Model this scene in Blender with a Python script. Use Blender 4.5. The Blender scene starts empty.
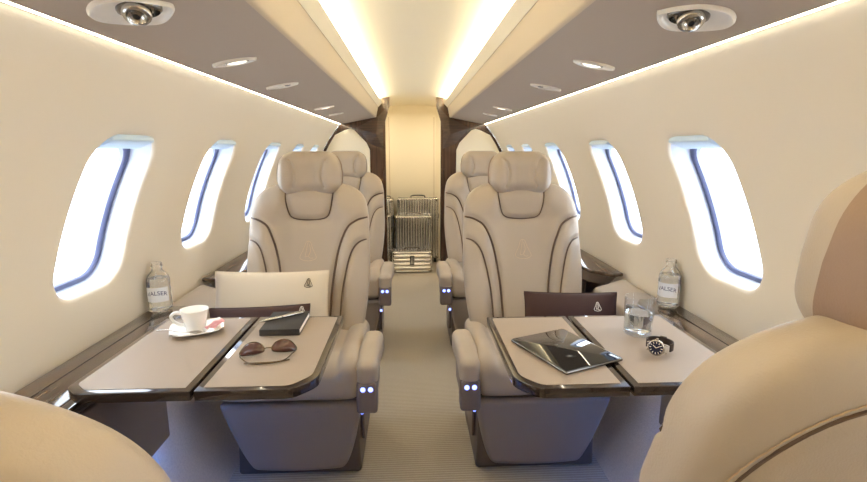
import bpy, bmesh, math, random
from mathutils import Vector, Matrix, Euler
random.seed(7)
S = bpy.context.scene
COL = S.collection
PI = math.pi

# ------------------------------------------------------------------ view
S.view_settings.view_transform = 'Standard'
S.view_settings.look = 'None'
S.view_settings.gamma = 1
S.view_settings.exposure = 0.40
S.cycles.max_bounces = 14
S.cycles.diffuse_bounces = 8
S.cycles.glossy_bounces = 5
S.cycles.transmission_bounces = 10
S.cycles.transparent_max_bounces = 12
S.cycles.use_denoising = True
S.cycles.caustics_reflective = False
S.cycles.sample_clamp_indirect = 6

# ------------------------------------------------------------------ materials
def lin(c):
    return tuple(((v/255)/12.92 if v/255 <= .04045 else ((v/255+.055)/1.055)**2.4) for v in c) + (1,)

def mat(name, rgb, rough=.5, metal=0, bump=0, bscale=200, coat=0, spec=.5, trans=0, ior=1.45, vary=0, vscale=8, sheen=0, detail=2):
    m = bpy.data.materials.new(name); m.use_nodes = True
    nt = m.node_tree; b = nt.nodes['Principled BSDF']
    c = lin(rgb)
    b.inputs['Base Color'].default_value = c
    b.inputs['Roughness'].default_value = rough
    b.inputs['Metallic'].default_value = metal
    b.inputs['Specular IOR Level'].default_value = spec
    b.inputs['Coat Weight'].default_value = coat
    b.inputs['Coat Roughness'].default_value = .05
    b.inputs['Transmission Weight'].default_value = trans
    b.inputs['IOR'].default_value = ior
    b.inputs['Sheen Weight'].default_value = sheen
    tc = nt.nodes.new('ShaderNodeTexCoord')
    if bump:
        n = nt.nodes.new('ShaderNodeTexNoise'); n.inputs['Scale'].default_value = bscale; n.inputs['Detail'].default_value = detail
        nt.links.new(tc.outputs['Object'], n.inputs['Vector'])
        bp = nt.nodes.new('ShaderNodeBump'); bp.inputs['Strength'].default_value = bump; bp.inputs['Distance'].default_value = .002
        nt.links.new(n.outputs['Fac'], bp.inputs['Height']); nt.links.new(bp.outputs['Normal'], b.inputs['Normal'])
    if vary:
        n2 = nt.nodes.new('ShaderNodeTexNoise'); n2.inputs['Scale'].default_value = vscale; n2.inputs['Detail'].default_value = 4
        nt.links.new(tc.outputs['Object'], n2.inputs['Vector'])
        r = nt.nodes.new('ShaderNodeMix'); r.data_type = 'RGBA'
        r.inputs[6].default_value = tuple(max(0, v*(1-vary)) for v in c[:3]) + (1,)
        r.inputs[7].default_value = tuple(min(1, v*(1+vary)) for v in c[:3]) + (1,)
        nt.links.new(n2.outputs['Fac'], r.inputs[0]); nt.links.new(r.outputs[2], b.inputs['Base Color'])
    return m

def emit(name, rgb, strength):
    m = bpy.data.materials.new(name); m.use_nodes = True
    nt = m.node_tree; nt.nodes.clear()
    e = nt.nodes.new('ShaderNodeEmission'); o = nt.nodes.new('ShaderNodeOutputMaterial')
    e.inputs[0].default_value = lin(rgb); e.inputs[1].default_value = strength
    nt.links.new(e.outputs[0], o.inputs[0]); return m

def wood(name, dark, light, axis=1, rough=.12):
    m = mat(name, dark, rough, coat=.6)
    nt = m.node_tree; b = nt.nodes['Principled BSDF']
    tc = nt.nodes.new('ShaderNodeTexCoord'); mp = nt.nodes.new('ShaderNodeMapping')
    sc = [60, 60, 60]; sc[axis] = 2.0
    mp.inputs['Scale'].default_value = sc
    n = nt.nodes.new('ShaderNodeTexNoise'); n.inputs['Scale'].default_value = 1.6; n.inputs['Detail'].default_value = 6
    rp = nt.nodes.new('ShaderNodeValToRGB')
    rp.color_ramp.elements[0].position = .32; rp.color_ramp.elements[0].color = lin(dark)
    rp.color_ramp.elements[1].position = .70; rp.color_ramp.elements[1].color = lin(light)
    nt.links.new(tc.outputs['Object'], mp.inputs[0]); nt.links.new(mp.outputs[0], n.inputs['Vector'])
    nt.links.new(n.outputs['Fac'], rp.inputs[0]); nt.links.new(rp.outputs[0], b.inputs['Base Color'])
    return m

def carpet_mat(name, a, bcol, scale=(1, 1, 1)):
    m = mat(name, a, .95, spec=.15)
    nt = m.node_tree; b = nt.nodes['Principled BSDF']
    tc = nt.nodes.new('ShaderNodeTexCoord')
    w = nt.nodes.new('ShaderNodeTexWave'); w.wave_type = 'BANDS'; w.bands_direction = 'Y'
    w.inputs['Scale'].default_value = 24; w.inputs['Distortion'].default_value = .9; w.inputs['Detail'].default_value = 2; w.inputs['Detail Scale'].default_value = 6
    n = nt.nodes.new('ShaderNodeTexNoise'); n.inputs['Scale'].default_value = 260; n.inputs['Detail'].default_value = 3
    nt.links.new(tc.outputs['Object'], w.inputs['Vector']); nt.links.new(tc.outputs['Object'], n.inputs['Vector'])
    mx = nt.nodes.new('ShaderNodeMath'); mx.operation = 'MULTIPLY_ADD'; mx.inputs[1].default_value = .55
    nt.links.new(w.outputs['Fac'], mx.inputs[0]); 
    m2 = nt.nodes.new('ShaderNodeMath'); m2.operation = 'MULTIPLY'; m2.inputs[1].default_value = .45
    nt.links.new(n.outputs['Fac'], m2.inputs[0]); nt.links.new(m2.outputs[0], mx.inputs[2])
    r = nt.nodes.new('ShaderNodeMix'); r.data_type = 'RGBA'
    r.inputs[6].default_value = lin(a); r.inputs[7].default_value = lin(bcol)
    nt.links.new(mx.outputs[0], r.inputs[0]); nt.links.new(r.outputs[2], b.inputs['Base Color'])
    bp = nt.nodes.new('ShaderNodeBump'); bp.inputs['Strength'].default_value = .6; bp.inputs['Distance'].default_value = .004
    nt.links.new(mx.outputs[0], bp.inputs['Height']); nt.links.new(bp.outputs['Normal'], b.inputs['Normal'])
    return m

def thin_glass(name, tint=(245, 250, 255), blend=.06):
    m = bpy.data.materials.new(name); m.use_nodes = True
    nt = m.node_tree; nt.nodes.clear()
    t = nt.nodes.new('ShaderNodeBsdfTransparent'); t.inputs[0].default_value = lin(tint)
    g = nt.nodes.new('ShaderNodeBsdfGlossy'); g.inputs['Roughness'].default_value = .02
    lw = nt.nodes.new('ShaderNodeLayerWeight'); lw.inputs['Blend'].default_value = .5
    pw = nt.nodes.new('ShaderNodeMath'); pw.operation = 'POWER'; pw.inputs[1].default_value = 3.0
    sc_ = nt.nodes.new('ShaderNodeMath'); sc_.operation = 'MULTIPLY_ADD'; sc_.inputs[1].default_value = blend*4; sc_.inputs[2].default_value = .03; sc_.use_clamp = True
    nt.links.new(lw.outputs['Facing'], pw.inputs[0]); nt.links.new(pw.outputs[0], sc_.inputs[0])
    mx = nt.nodes.new('ShaderNodeMixShader'); o = nt.nodes.new('ShaderNodeOutputMaterial')
    nt.links.new(sc_.outputs[0], mx.inputs[0]); nt.links.new(t.outputs[0], mx.inputs[1]); nt.links.new(g.outputs[0], mx.inputs[2])
    nt.links.new(mx.outputs[0], o.inputs[0]); return m

M = dict(
    wall=mat('wall vinyl', (244, 235, 219), .42, bump=.12, bscale=60, spec=.35),
    reveal=mat('window reveal plastic', (200, 207, 224), .35),
    shade=mat('window shade fabric', (205, 226, 245), .5),
    gasket=mat('window gasket', (84, 90, 122), .4),
    pane=thin_glass('window pane'),
    psu=mat('service panel fabric', (186, 173, 160), .7, bump=.15, bscale=300, spec=.2),
    slope=mat('ceiling slope', (206, 192, 170), .6, spec=.25),
    ceil=mat('ceiling cream', (245, 238, 218), .6, spec=.2),
    strip=emit('warm led strip', (255, 243, 214), 28),
    cove=emit('warm cove led', (255, 244, 218), 46),
    aft_fill=emit('aft fill emitter', (255, 240, 212), 36),  # glow for the added vestibule fill, not a known lamp
    blue=emit('blue mood led', (80, 140, 255), 115),
    bluebtn=emit('blue lit button', (120, 140, 255), 4),
    carpet=carpet_mat('ribbed carpet', (154, 143, 127), (194, 184, 167)),
    dado=mat('carpeted lower wall', (190, 180, 168), .95, bump=.8, bscale=220, spec=.1, vary=.18, vscale=140),
    leather=mat('beige leather', (174, 161, 146), .42, bump=.18, bscale=420, spec=.4, vary=.03, vscale=5),
    piping=mat('brown seam piping', (92, 72, 58), .45),
    stitch=mat('tan stitching', (176, 152, 124), .6),
    taupe=mat('taupe leather', (150, 137, 128), .45, bump=.18, bscale=420, spec=.4),
    shell=mat('brown shell leather', (138, 114, 96), .48, bump=.2, bscale=420),
    base=mat('dark taupe plastic', (92, 80, 72), .4),
    inlay=mat('table leather', (160, 146, 133), .5, bump=.1, bscale=500, spec=.35),
    bronze=mat('polished bronze edge', (52, 40, 33), .12, metal=.2, coat=.8),
    walnut=wood('dark walnut gloss', (58, 44, 36), (98, 78, 64), 1, .14),
    walnutv=wood('dark walnut vertical', (50, 34, 26), (92, 66, 50), 2, .25),
    facet=wood('walnut facet', (56, 41, 32), (90, 68, 54), 0, .38),
    smooth=mat('taupe side panel', (112, 100, 96), .4),
    pad=mat('cream bulkhead pad', (238, 230, 210), .55, bump=.1, bscale=250),
    dark=mat('dark gap', (38, 32, 28), .6),
    chrome=mat('satin chrome', (190, 186, 180), .18, metal=1),
    steel=mat('dark steel', (112, 108, 104), .25, metal=1),
    black=mat('black plastic', (22, 21, 22), .35),
    bezel=mat('cream bezel plastic', (246, 240, 230), .35),
    cream_fabric=mat('cream linen', (216, 203, 182), .85, bump=.35, bscale=600, spec=.15),
    brown_fabric=mat('dark brown leather cushion', (66, 44, 38), .6, bump=.3, bscale=300, spec=.3),
    white_thread=mat('white embroidery', (232, 226, 214), .8),
    dark_thread=mat('dark embroidery', (70, 60, 52), .8),
    ghost_thread=mat('tone embroidery', (196, 174, 150), .7),
    porcelain=mat('white porcelain', (246, 244, 240), .12, coat=.5),
    coffee=mat('coffee', (60, 32, 16), .1),
    pink=mat('pink paper', (242, 178, 188), .6),
    pinkw=mat('white paper', (246, 240, 238), .7),
    book=mat('dark notebook cover', (46, 43, 42), .55, bump=.15, bscale=400),
    pages=mat('paper pages', (242, 238, 228), .8),
    pen=mat('silver pen', (205, 203, 200), .22, metal=.9),
    lens=mat('brown sunglass lens', (78, 42, 36), .08, coat=.8),
    gunmetal=mat('gunmetal frame', (96, 82, 66), .22, metal=1),
    screen=mat('black tablet screen', (18, 17, 18), .04, coat=1),
    alu=mat('brushed aluminium', (216, 216, 216), .24, metal=1, bump=.1, bscale=120),
    aludark=mat('groove aluminium', (98, 92, 82), .4, metal=.7),
    glass=mat('clear glass', (255, 255, 255), .0, trans=1, ior=1.45),
    thin=thin_glass('thin tumbler glass', (250, 252, 255), .13),
    water=mat('water', (250, 253, 255), .0, trans=1, ior=1.33),
    label=mat('white bottle label', (244, 246, 250), .5),
    ink=mat('blue label ink', (30, 44, 105), .5),
    strap=mat('black brown watch strap', (46, 34, 30), .5, bump=.3, bscale=500),
    dial=mat('dark blue dial', (34, 38, 62), .2, coat=.6),
)

# ------------------------------------------------------------------ object helpers
def link(o, parent=None):
    COL.objects.link(o)
    if parent is not None: o.parent = parent
    return o

def meshobj(name, verts, faces, m, parent=None, smooth=True, mats=None, midx=None):
    me = bpy.data.meshes.new(name)
    me.from_pydata([tuple(v) for v in verts], [], faces)
    bm = bmesh.new(); bm.from_mesh(me)
    bmesh.ops.remove_doubles(bm, verts=bm.verts, dist=1e-6) if midx is None else None
    if midx is None: bmesh.ops.recalc_face_normals(bm, faces=bm.faces)
    bm.to_mesh(me); bm.free()
    for mm in (mats or [m]): me.materials.append(mm)
    if midx: 
        for p, i in zip(me.polygons, midx): p.material_index = i
    me.polygons.foreach_set('use_smooth', [smooth]*len(me.polygons))
    if smooth: me.set_sharp_from_angle(angle=math.radians(50))
    return link(bpy.data.objects.new(name, me), parent)

class MB:
    """collects shapes that make ONE part"""
    def __init__(s): s.v = []; s.f = []
    def add(s, vf, mtx=None):
        v, f = vf; k = len(s.v)
        s.v += [(mtx @ Vector(p)) if mtx is not None else Vector(p) for p in v]
        s.f += [[i+k for i in q] for q in f]; return s
    def obj(s, name, m, parent=None, smooth=True): return meshobj(name, s.v, s.f, m, parent, smooth)

def thing(name, label, cat, loc=(0, 0, 0), rot=(0, 0, 0), group=None):
    o = bpy.data.objects.new(name, None); link(o); o.empty_display_size = .05
    o.location = loc; o.rotation_euler = rot
    return tag(o, label, cat, group)

def tag(o, label, cat, group=None):
    o['label'] = label; o['category'] = cat
    if group: o['group'] = group
    return o

def struct(o, label=None):
    o['kind'] = 'structure'
    if label: o['label'] = label
    return o

def copy_tree(o, parent=None):
    c = o.copy(); COL.objects.link(c)
    if parent is not None: c.parent = parent
    for ch in list(o.children): copy_tree(ch, c)
    return c

# ------------------------------------------------------------------ shapes -> (verts, faces)
def rbox(size, r, seg=4, m=(1, 1, 1), deform=None, centre=(0, 0, 0)):
    hx, hy, hz = [s/2 for s in size]
    r = min(r, hx-1e-5, hy-1e-5, hz-1e-5)
    H = (hx, hy, hz)
    def line(h, k):
        a = [-h + r*i/seg for i in range(seg)]
        b = [-(h-r) + 2*(h-r)*i/k for i in range(k+1)]
        return a + b + [-x for x in reversed(a)]
    L = [line(H[i], max(1, m[i])) for i in range(3)]
    V = {}; verts = []; faces = []
    def vid(p):
        k = (round(p[0], 7), round(p[1], 7), round(p[2], 7))
        if k not in V:
            q = [max(-(H[i]-r), min(H[i]-r, p[i])) for i in range(3)]
            d = Vector([p[i]-q[i] for i in range(3)])
            if d.length > 0: d = d.normalized()*r
            w = (q[0]+d[0]+centre[0], q[1]+d[1]+centre[1], q[2]+d[2]+centre[2])
            if deform: w = deform(*w)
            V[k] = len(verts); verts.append(w)
        return V[k]
    for ax in range(3):
        u, v = (ax+1) % 3, (ax+2) % 3
        for s in (-1, 1):
            for i in range(len(L[u])-1):
                for j in range(len(L[v])-1):
                    q = []
                    for a, b in ((i, j), (i+1, j), (i+1, j+1), (i, j+1)):
                        p = [0, 0, 0]; p[ax] = s*H[ax]; p[u] = L[u][a]; p[v] = L[v][b]; q.append(vid(p))
                    faces.append(q if s > 0 else q[::-1])
    return verts, faces

def rings(R, cap=True, closed=True):
    n = len(R[0]); v = [p for r in R for p in r]; f = []
    for i in range(len(R)-1):
        for j in range(n if closed else n-1):
            k = (j+1) % n
            f.append([i*n+j, i*n+k, (i+1)*n+k, (i+1)*n+j])
    if cap and closed:
        f.append(list(range(n))[::-1]); f.append([(len(R)-1)*n+j for j in range(n)])
    return v, f

def tube(pts, r, n=8, closed=False):
    P = [Vector(p) for p in pts]; R = []
    N = len(P); up = None
    for i, p in enumerate(P):
        a = P[(i-1) % N] if closed or i > 0 else p
        b = P[(i+1) % N] if closed or i < N-1 else p
        t = (b-a)
        t = t.normalized() if t.length > 1e-9 else Vector((0, 0, 1))
        if up is None:
            up = Vector((0, 0, 1)) if abs(t.z) < .9 else Vector((1, 0, 0))
        s = t.cross(up).normalized(); up = s.cross(t).normalized()
        rr = r(i/(N-1)) if callable(r) else r
        R.append([p + (s*math.cos(2*PI*k/n)+up*math.sin(2*PI*k/n))*rr for k in range(n)])
    if closed:
        v, f = rings(R+[R[0]], cap=False); return v, f
    return rings(R)

def lathe(prof, n=32, ang=2*PI):
    v = []; f = []; k = len(prof)
    for i in range(n):
        a = ang*i/n
        for (r, z) in prof: v.append((r*math.cos(a), r*math.sin(a), z))
    for i in range(n):
        j = (i+1) % n
        for q in range(k-1):
            f.append([i*k+q, j*k+q, j*k+q+1, i*k+q+1])
    return v, f

def prism(poly, z0, z1):
    n = len(poly); v = [(x, y, z0) for x, y in poly] + [(x, y, z1) for x, y in poly]
    f = [list(range(n))[::-1], list(range(n, 2*n))] + [[i, (i+1) % n, n+(i+1) % n, n+i] for i in range(n)]
    return v, f

def bevel_vf(vf, w, seg=3):
    bm = bmesh.new(); vs = [bm.verts.new(p) for p in vf[0]]
    for q in vf[1]: bm.faces.new([vs[i] for i in q])
    bmesh.ops.recalc_face_normals(bm, faces=bm.faces)
    bmesh.ops.bevel(bm, geom=list(bm.edges), offset=w, segments=seg, affect='EDGES', profile=.5, clamp_overlap=True)
    bm.verts.index_update()
    v = [tuple(x.co) for x in bm.verts]; f = [[x.index for x in q.verts] for q in bm.faces]; bm.free(); return v, f

def round_poly(pts, rad, n=6):
    out = []; N = len(pts)
    for i, p in enumerate(pts):
        r = rad[i] if isinstance(rad, (list, tuple)) else rad
        p = Vector(p); a = Vector(pts[i-1]); b = Vector(pts[(i+1) % N])
        if r <= 0: out.append(tuple(p)); continue
        da = (a-p).normalized(); db = (b-p).normalized()
        p0 = p+da*r; p1 = p+db*r
        for k in range(n+1):
            t = k/n; out.append(tuple((1-t)**2*p0+2*t*(1-t)*p+t*t*p1))
    return out

def smooth_line(pts, n=12):
    P = [Vector(p) for p in pts]; out = []
    for i in range(len(P)-1):
        a = P[i-1] if i > 0 else 2*P[0]-P[1]
        b, c = P[i], P[i+1]
        d = P[i+2] if i+2 < len(P) else 2*P[-1]-P[-2]
        for k in range(n):
            t = k/n
            out.append(.5*((2*b)+(c-a)*t+(2*a-5*b+4*c-d)*t*t+(3*b-a-3*c+d)*t**3))
    out.append(P[-1]); return out

def sstep(a, b, x):
    t = max(0, min(1, (x-a)/(b-a))); return t*t*(3-2*t)

def interp(x, tab):
    if x <= tab[0][0]: return tab[0][1]
    for (a, va), (b, vb) in zip(tab, tab[1:]):
        if x <= b: return va+(vb-va)*(x-a)/(b-a)
    return tab[-1][1]

def interp_s(x, tab):
    # catmull-rom on a table
    n = len(tab)
    if x <= tab[0][0]: return tab[0][1]
    if x >= tab[-1][0]: return tab[-1][1]
    for i in range(n-1):
        a, b = tab[i], tab[i+1]
        if x <= b[0]:
            t = (x-a[0])/(b[0]-a[0]); h = b[0]-a[0]
            m0 = (tab[i+1][1]-tab[i-1][1])/(tab[i+1][0]-tab[i-1][0]) if i > 0 else (b[1]-a[1])/h
            m1 = (tab[i+2][1]-tab[i][1])/(tab[i+2][0]-tab[i][0]) if i+2 < n else (b[1]-a[1])/h
            return (2*t**3-3*t*t+1)*a[1]+(t**3-2*t*t+t)*h*m0+(-2*t**3+3*t*t)*b[1]+(t**3-t*t)*h*m1

def seg_dist(px, pz, line):
    best = 9
    for (ax, az), (bx, bz) in zip(line, line[1:]):
        dx, dz = bx-ax, bz-az; L = dx*dx+dz*dz
        t = max(0, min(1, ((px-ax)*dx+(pz-az)*dz)/L)) if L else 0
        d = math.hypot(px-ax-t*dx, pz-az-t*dz)
        if d < best: best = d
    return best

EMBLEM = [  # little crest: rounded bell outline with a wing-like fold inside
    [(0, 1), (-.22, .86), (-.42, .3), (-.78, -.45), (-.62, -.72), (0, -.86), (.62, -.72), (.78, -.45), (.42, .3), (.22, .86), (0, 1)],
    [(0, 1), (-.05, .82), (-.16, .2), (-.3, -.5)],
    [(-.3, -.5), (.05, -.35), (.22, .1), (.1, .7), (.22, .1), (.05, -.35), (.2, -.6), (.5, -.58)],
]
def emblem(s, place, r, parent, m, name='emblem'):
    pts = []
    for st in EMBLEM: pts += [place(p[0]*s, p[1]*s) for p in smooth_line([Vector((q[0], q[1], 0)) for q in st], 6)]
    return meshobj(name, *tube(pts, r, 5), m, parent)

def text_vf(txt, size):
    c = bpy.data.curves.new('t', 'FONT'); c.body = txt; c.size = size; c.align_x = 'CENTER'; c.align_y = 'CENTER'
    o = bpy.data.objects.new('t', c); COL.objects.link(o)
    bpy.context.view_layer.update()
    me = bpy.data.meshes.new_from_object(o.evaluated_get(bpy.context.evaluated_depsgraph_get()))
    v = [tuple(p.co) for p in me.vertices]; f = [list(p.vertices) for p in me.polygons]
    bpy.data.objects.remove(o); bpy.data.curves.remove(c); bpy.data.meshes.remove(me)
    return v, f

# ------------------------------------------------------------------ camera (a normal level-pitched lens)
cd = bpy.data.cameras.new('camera'); cam = link(bpy.data.objects.new('camera', cd))
yaw, pitch = .0460221, .1873598
w = Vector((math.sin(yaw)*math.cos(pitch), math.cos(yaw)*math.cos(pitch), -math.sin(pitch)))
r_ = Vector((math.cos(yaw), -math.sin(yaw), 0)); u_ = r_.cross(w)
cam.matrix_world = Matrix(((r_.x, u_.x, -w.x, -.02), (r_.y, u_.y, -w.y, 0), (r_.z, u_.z, -w.z, 1.2), (0, 0, 0, 1)))
cd.sensor_width = 36; cd.lens = 480/867*36; cd.clip_start = .01
S.camera = cam

# ------------------------------------------------------------------ world: bright overcast daylight above cloud
wd = bpy.data.worlds.new('daylight'); S.world = wd; wd.use_nodes = True
bg = wd.node_tree.nodes['Background']; bg.inputs[0].default_value = (.88, .94, 1, 1); bg.inputs[1].default_value = 7.6

# ================================================================== SETTING
Y0, Y1 = -1.7, 4.35          # cabin from the front bulkhead behind the camera to the aft bulkhead
ZT, XT = 1.422, .638
def prof(z): return .93*math.sqrt(max(0, 1-((z-.62)/1.105)**2))
ZL = [.60+(ZT-.60)*i/30 for i in range(31)]
WC = [.01, .66, 1.360, 2.035, 2.760, 3.375, 3.94]
EDG = [-.34, .34, 1.015, 1.685, 2.385, 3.055, 3.64, Y1]
HW, HH, ZC, RC = .146, .213, 1.027, .085
LEAN = .12          # the openings lean a little aft at the top

def hole_pt(ang, grow):
    hw, hh, r = HW+grow, HH+grow, RC+grow
    c, s = math.cos(ang), math.sin(ang)
    # ray against a rounded rectangle (superellipse-ish exact by bisection)
    lo, hi = 0, 1
    for _ in range(40):
        t = (lo+hi)/2; x, z = abs(c*t), abs(s*t)
        qx, qz = max(x-(hw-r), 0), max(z-(hh-r), 0)
        inside = x <= hw and z <= hh and (math.hypot(qx, qz) <= r if (qx > 0 and qz > 0) else True)
        lo, hi = (t, hi) if inside else (lo, t)
    return c*lo+LEAN*s*lo, s*lo

def perim(y0, y1):
    ny = 16; ys = [y0+(y1-y0)*i/ny for i in range(ny+1)]
    return [(y, ZL[0]) for y in ys] + [(y1, z) for z in ZL[1:]] + [(y, ZL[-1]) for y in reversed(ys[:-1])] + [(y0, z) for z in reversed(ZL[1:-1])]

win_no = 0
def build_wall(side, s):
    global win_no
    wv, wf = [], []
    def grid(ya, yb, n):
        k = len(wv); ys = [ya+(yb-ya)*i/n for i in range(n+1)]
        for y in ys:
            for z in ZL: wv.append((s*prof(z), y, z))
        m = len(ZL)
        for i in range(n):
            for j in range(m-1): wf.append([k+i*m+j, k+(i+1)*m+j, k+(i+1)*m+j+1, k+i*m+j+1])
    grid(Y0, EDG[0], 4)
    wins = []
    for b, yc in enumerate(WC):
        y0, y1 = EDG[b], EDG[b+1]
        pr = perim(y0, y1); angs = [math.atan2(z-ZC, y-yc) for y, z in pr]
        def ring(g, depth):
            out = []
            for a in angs:
                dy, dz = hole_pt(a, g); z = ZC+dz; out.append((s*(prof(z)+depth), yc+dy, z))
            return out
        H = [hole_pt(a, .05) for a in angs]
        R = []
        for t in (0, .25, .5, .75, .9):
            rr = []
            for (py, pz), (dy, dz) in zip(pr, H):
                y = py*(1-t)+(yc+dy)*t; z = pz*(1-t)+(ZC+dz)*t; rr.append((s*prof(z), y, z))
            R.append(rr)
        R += [ring(.05, 0), ring(.030, .0005), ring(.014, .0015), ring(.006, .004), ring(.0015, .008), ring(0, .013)]
        v, f = rings(R, cap=False); k = len(wv); wv += v; wf += [[i+k for i in q] for q in f]
        # window set into the hole
        win_no += 1
        RV = [ring(0, .013), ring(-.002, .025), ring(-.005, .050), ring(-.008, .070)]
        v, f = rings(RV, cap=False)
        wo = struct(meshobj('window_%d' % win_no, v, f, M['reveal'], None))
        v, f = rings([ring(-.008, .069), ring(-.010, .067), ring(-.022, .0672), ring(-.025, .071), ring(-.026, .076)], cap=False)
        meshobj('gasket', v, f, M['gasket'], wo)
        v, f = rings([ring(-.026, .076), ring(-.028, .079), ring(-.032, .084)], cap=False)
        meshobj('window_frame', v, f, M['reveal'], wo)
        P = ring(-.032, .082); c = (s*(prof(ZC)+.082), yc, ZC)
        PV = list(P); PF = []
        # pane curved with the wall: concentric rings
        RR = [P]
        for t in (.66, .33, .02):
            RR.append([(s*(prof(ZC+(p[2]-ZC)*t)+.082), yc+(p[1]-yc)*t, ZC+(p[2]-ZC)*t) for p in P])
        v, f = rings(RR, cap=False); f.append([len(v)-len(P)+i for i in range(len(P))])
        meshobj('pane', v, f, M['pane'], wo)
        # pleated shade cassette, drawn up under the top of the opening
        zt = ZC+HH
        sv = []
        for (dz, d0) in ((.002, .030), (-.020, .030)):
            pass
        box = rbox((.060, 2*HW-.09, .030), .006, 3)
        mtx = Matrix.Translation((s*(prof(zt)+.038), yc+LEAN*HH, zt-.013)) @ Matrix.Rotation(s*.38, 4, 'Y')
        MB().add(box, mtx).obj('shade', M['shade'], wo)
    return struct(meshobj('wall_%s' % side, wv, wf, M['wall'], None))
build_wall('left', -1); build_wall('right', 1)

# lower side walls, carpeted, sloping in to the floor
for side, s in (('left', -1), ('right', 1)):
    P = [(.9297, .60), (.915, .52), (.875, .42), (.83, .30), (.775, .14), (.735, .03), (.70, 0)]
    R = [[(s*x, y, z) for x, z in P] for y in (Y0, 0, 1, 2, 3, 4, Y1)]
    v, f = rings(R, cap=False, closed=False)
    struct(meshobj('baseboard_'+side, v, f, M['dado'], None))

v, f = prism([(-.94, Y0), (.94, Y0), (.94, 5.25), (-.94, 5.25)], -.04, 0)
struct(meshobj('floor', v, f, M['carpet'], None, False))

# ceiling: cream centre channel with the sloped service panels as its parts
XP, ZP, XL, ZLp = .322, 1.483, .305, 1.566
N = 24
R = []
for y in (Y0, -.5, .5, 1.5, 2.5, 3.5, Y1+.1, 5.22):
    rr = []
    for i in range(N+1):
        x = -.33+.66*i/N
        rr.append((x, y, 1.634+.034*(1-(x/.33)**2)))
    R.append(rr)
v, f = rings(R, cap=False, closed=False)
ceil = struct(meshobj('ceiling', v, f, M['ceil'], None))
for s in (-1, 1):
    # service panel: flat taupe underside
    R = [[(s*x, y, z) for x, z in ((XT-.0055, ZT+.0010), (.5, ZT+.002+(.62-.5)*.19), (XP+.012, ZP-.003))] for y in (Y0, 1, 2, 3, Y1)]
    v, f = rings(R, cap=False, closed=False)
    sp = meshobj('service_panel', v, f, M['psu'], ceil)
    R = [[(s*x, y, z) for x, z in ((XP+.012, ZP-.003), (XP+.004, ZP-.0005), (XP, ZP+.006), (XL+.004, ZLp-.012), (XL, ZLp), (XL-.002, ZLp+.004), (XL-.004, ZLp+.004))] for y in (Y0, 1, 2, 3, Y1)]
    v, f = rings(R, cap=False, closed=False)
    meshobj('sloped_panel', v, f, M['slope'], ceil)
    R = [[(s*x, y, z) for x, z in ((XL-.004, ZLp+.0035), (.270, 1.602), (.2705, 1.605), (.2735, 1.605), (.284, 1.590), (.325, 1.592), (.331, 1.636))] for y in (Y0, 1, 2, 3, Y1)]
    v, f = rings(R, cap=False, closed=False)
    meshobj('cove_ledge', v, f, M['ceil'], ceil)
    R = [[(s*x, y, z) for x, z in ((.292, 1.597), (.310, 1.598))] for y in (Y0+.02, 2, Y1-.03)]
    v, f = rings(R, cap=False, closed=False)
    meshobj('cove_or_fill_light', v, f, M['cove'], ceil)
    R = [[(s*x, y, z) for x, z in ((XT+.0005, ZT-.0005), (XT-.0055, ZT+.0010))] for y in (Y0, 2, Y1)]
    v, f = rings(R, cap=False, closed=False)
    meshobj('strip_light', v, f, M['strip'], ceil)
    # roof void above the service panels keeps the daylight out
    R = [[(s*x, y, z) for x, z in ((.31, 1.70), (.66, 1.60), (.72, ZT+.0), (XT, ZT-.0005))] for y in (Y0, 2, Y1+.05)]
    v, f = rings(R, cap=False, closed=False)
    meshobj('ceiling_back', v, f, M['dark'], ceil)
# aft bulkhead: dark walnut with an open doorway, cream pads either side
def outer(s):
    P = [(s*prof(z), z) for z in [.6+(ZT-.6)*i/12 for i in range(13)]]
    return P
def yz_prism(poly, y0, y1):
    n = len(poly); v = [(x, y0, z) for x, z in poly]+[(x, y1, z) for x, z in poly]
    return v, [list(range(n)), list(range(n, 2*n))[::-1]]+[[i, n+i, n+(i+1) % n, (i+1) % n] for i in range(n)]
for s, nm in ((-1, 'left'), (1, 'right')):
    poly = [(s*.70, 0), (s*.83, .30), (s*.9297, .60)] + outer(s)[1:] + [(s*XP, ZP), (s*XL, ZLp), (s*.268, 1.602), (s*.268, 1.645), (s*.205, 1.655), (s*.205, 1.575), (s*.245, 1.45), (s*.245, 0)]
    wb = struct(meshobj('wall_back_'+nm, *yz_prism(poly, Y1, Y1+.06), M['walnutv'], None, False))
    pad = [(s*.383, .0), (s*.383, 1.2), (s*.41, 1.262), (s*.515, 1.372), (s*.55, 1.385), (s*.592, 1.372)] + [(s*(prof(z)-.03), z) for z in (1.33, 1.25, 1.15, 1.05, .95, .85, .75, .65)] + [(s*.87, .5), (s*.80, .3), (s*.69, 0)]
    meshobj('cream_panel', *bevel_vf(yz_prism(pad, Y1-.022, Y1-.001), .006, 2), M['pad'], wb)
    A, B, C, D, E, Fp = (.50, 1.392), (.372, 1.25), (.262, 1.21), (.215, 1.585), (.305, 1.49), (.325, 1.335)
    G = (.262, 1.36)
    pts = [(s*A[0], Y1-.004, A[1]), (s*B[0], Y1-.004, B[1]), (s*C[0], Y1-.004, C[1]), (s*G[0], Y1-.008, G[1]), (s*D[0], Y1-.004, D[1]), (s*E[0], Y1-.004, E[1]), (s*Fp[0], Y1-.022, Fp[1])]
    meshobj('facet_panel', pts, [[0, 1, 6], [1, 2, 6], [2, 3, 6], [3, 4, 5], [3, 5, 6], [5, 0, 6]], M['facet'], wb, False)
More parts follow.
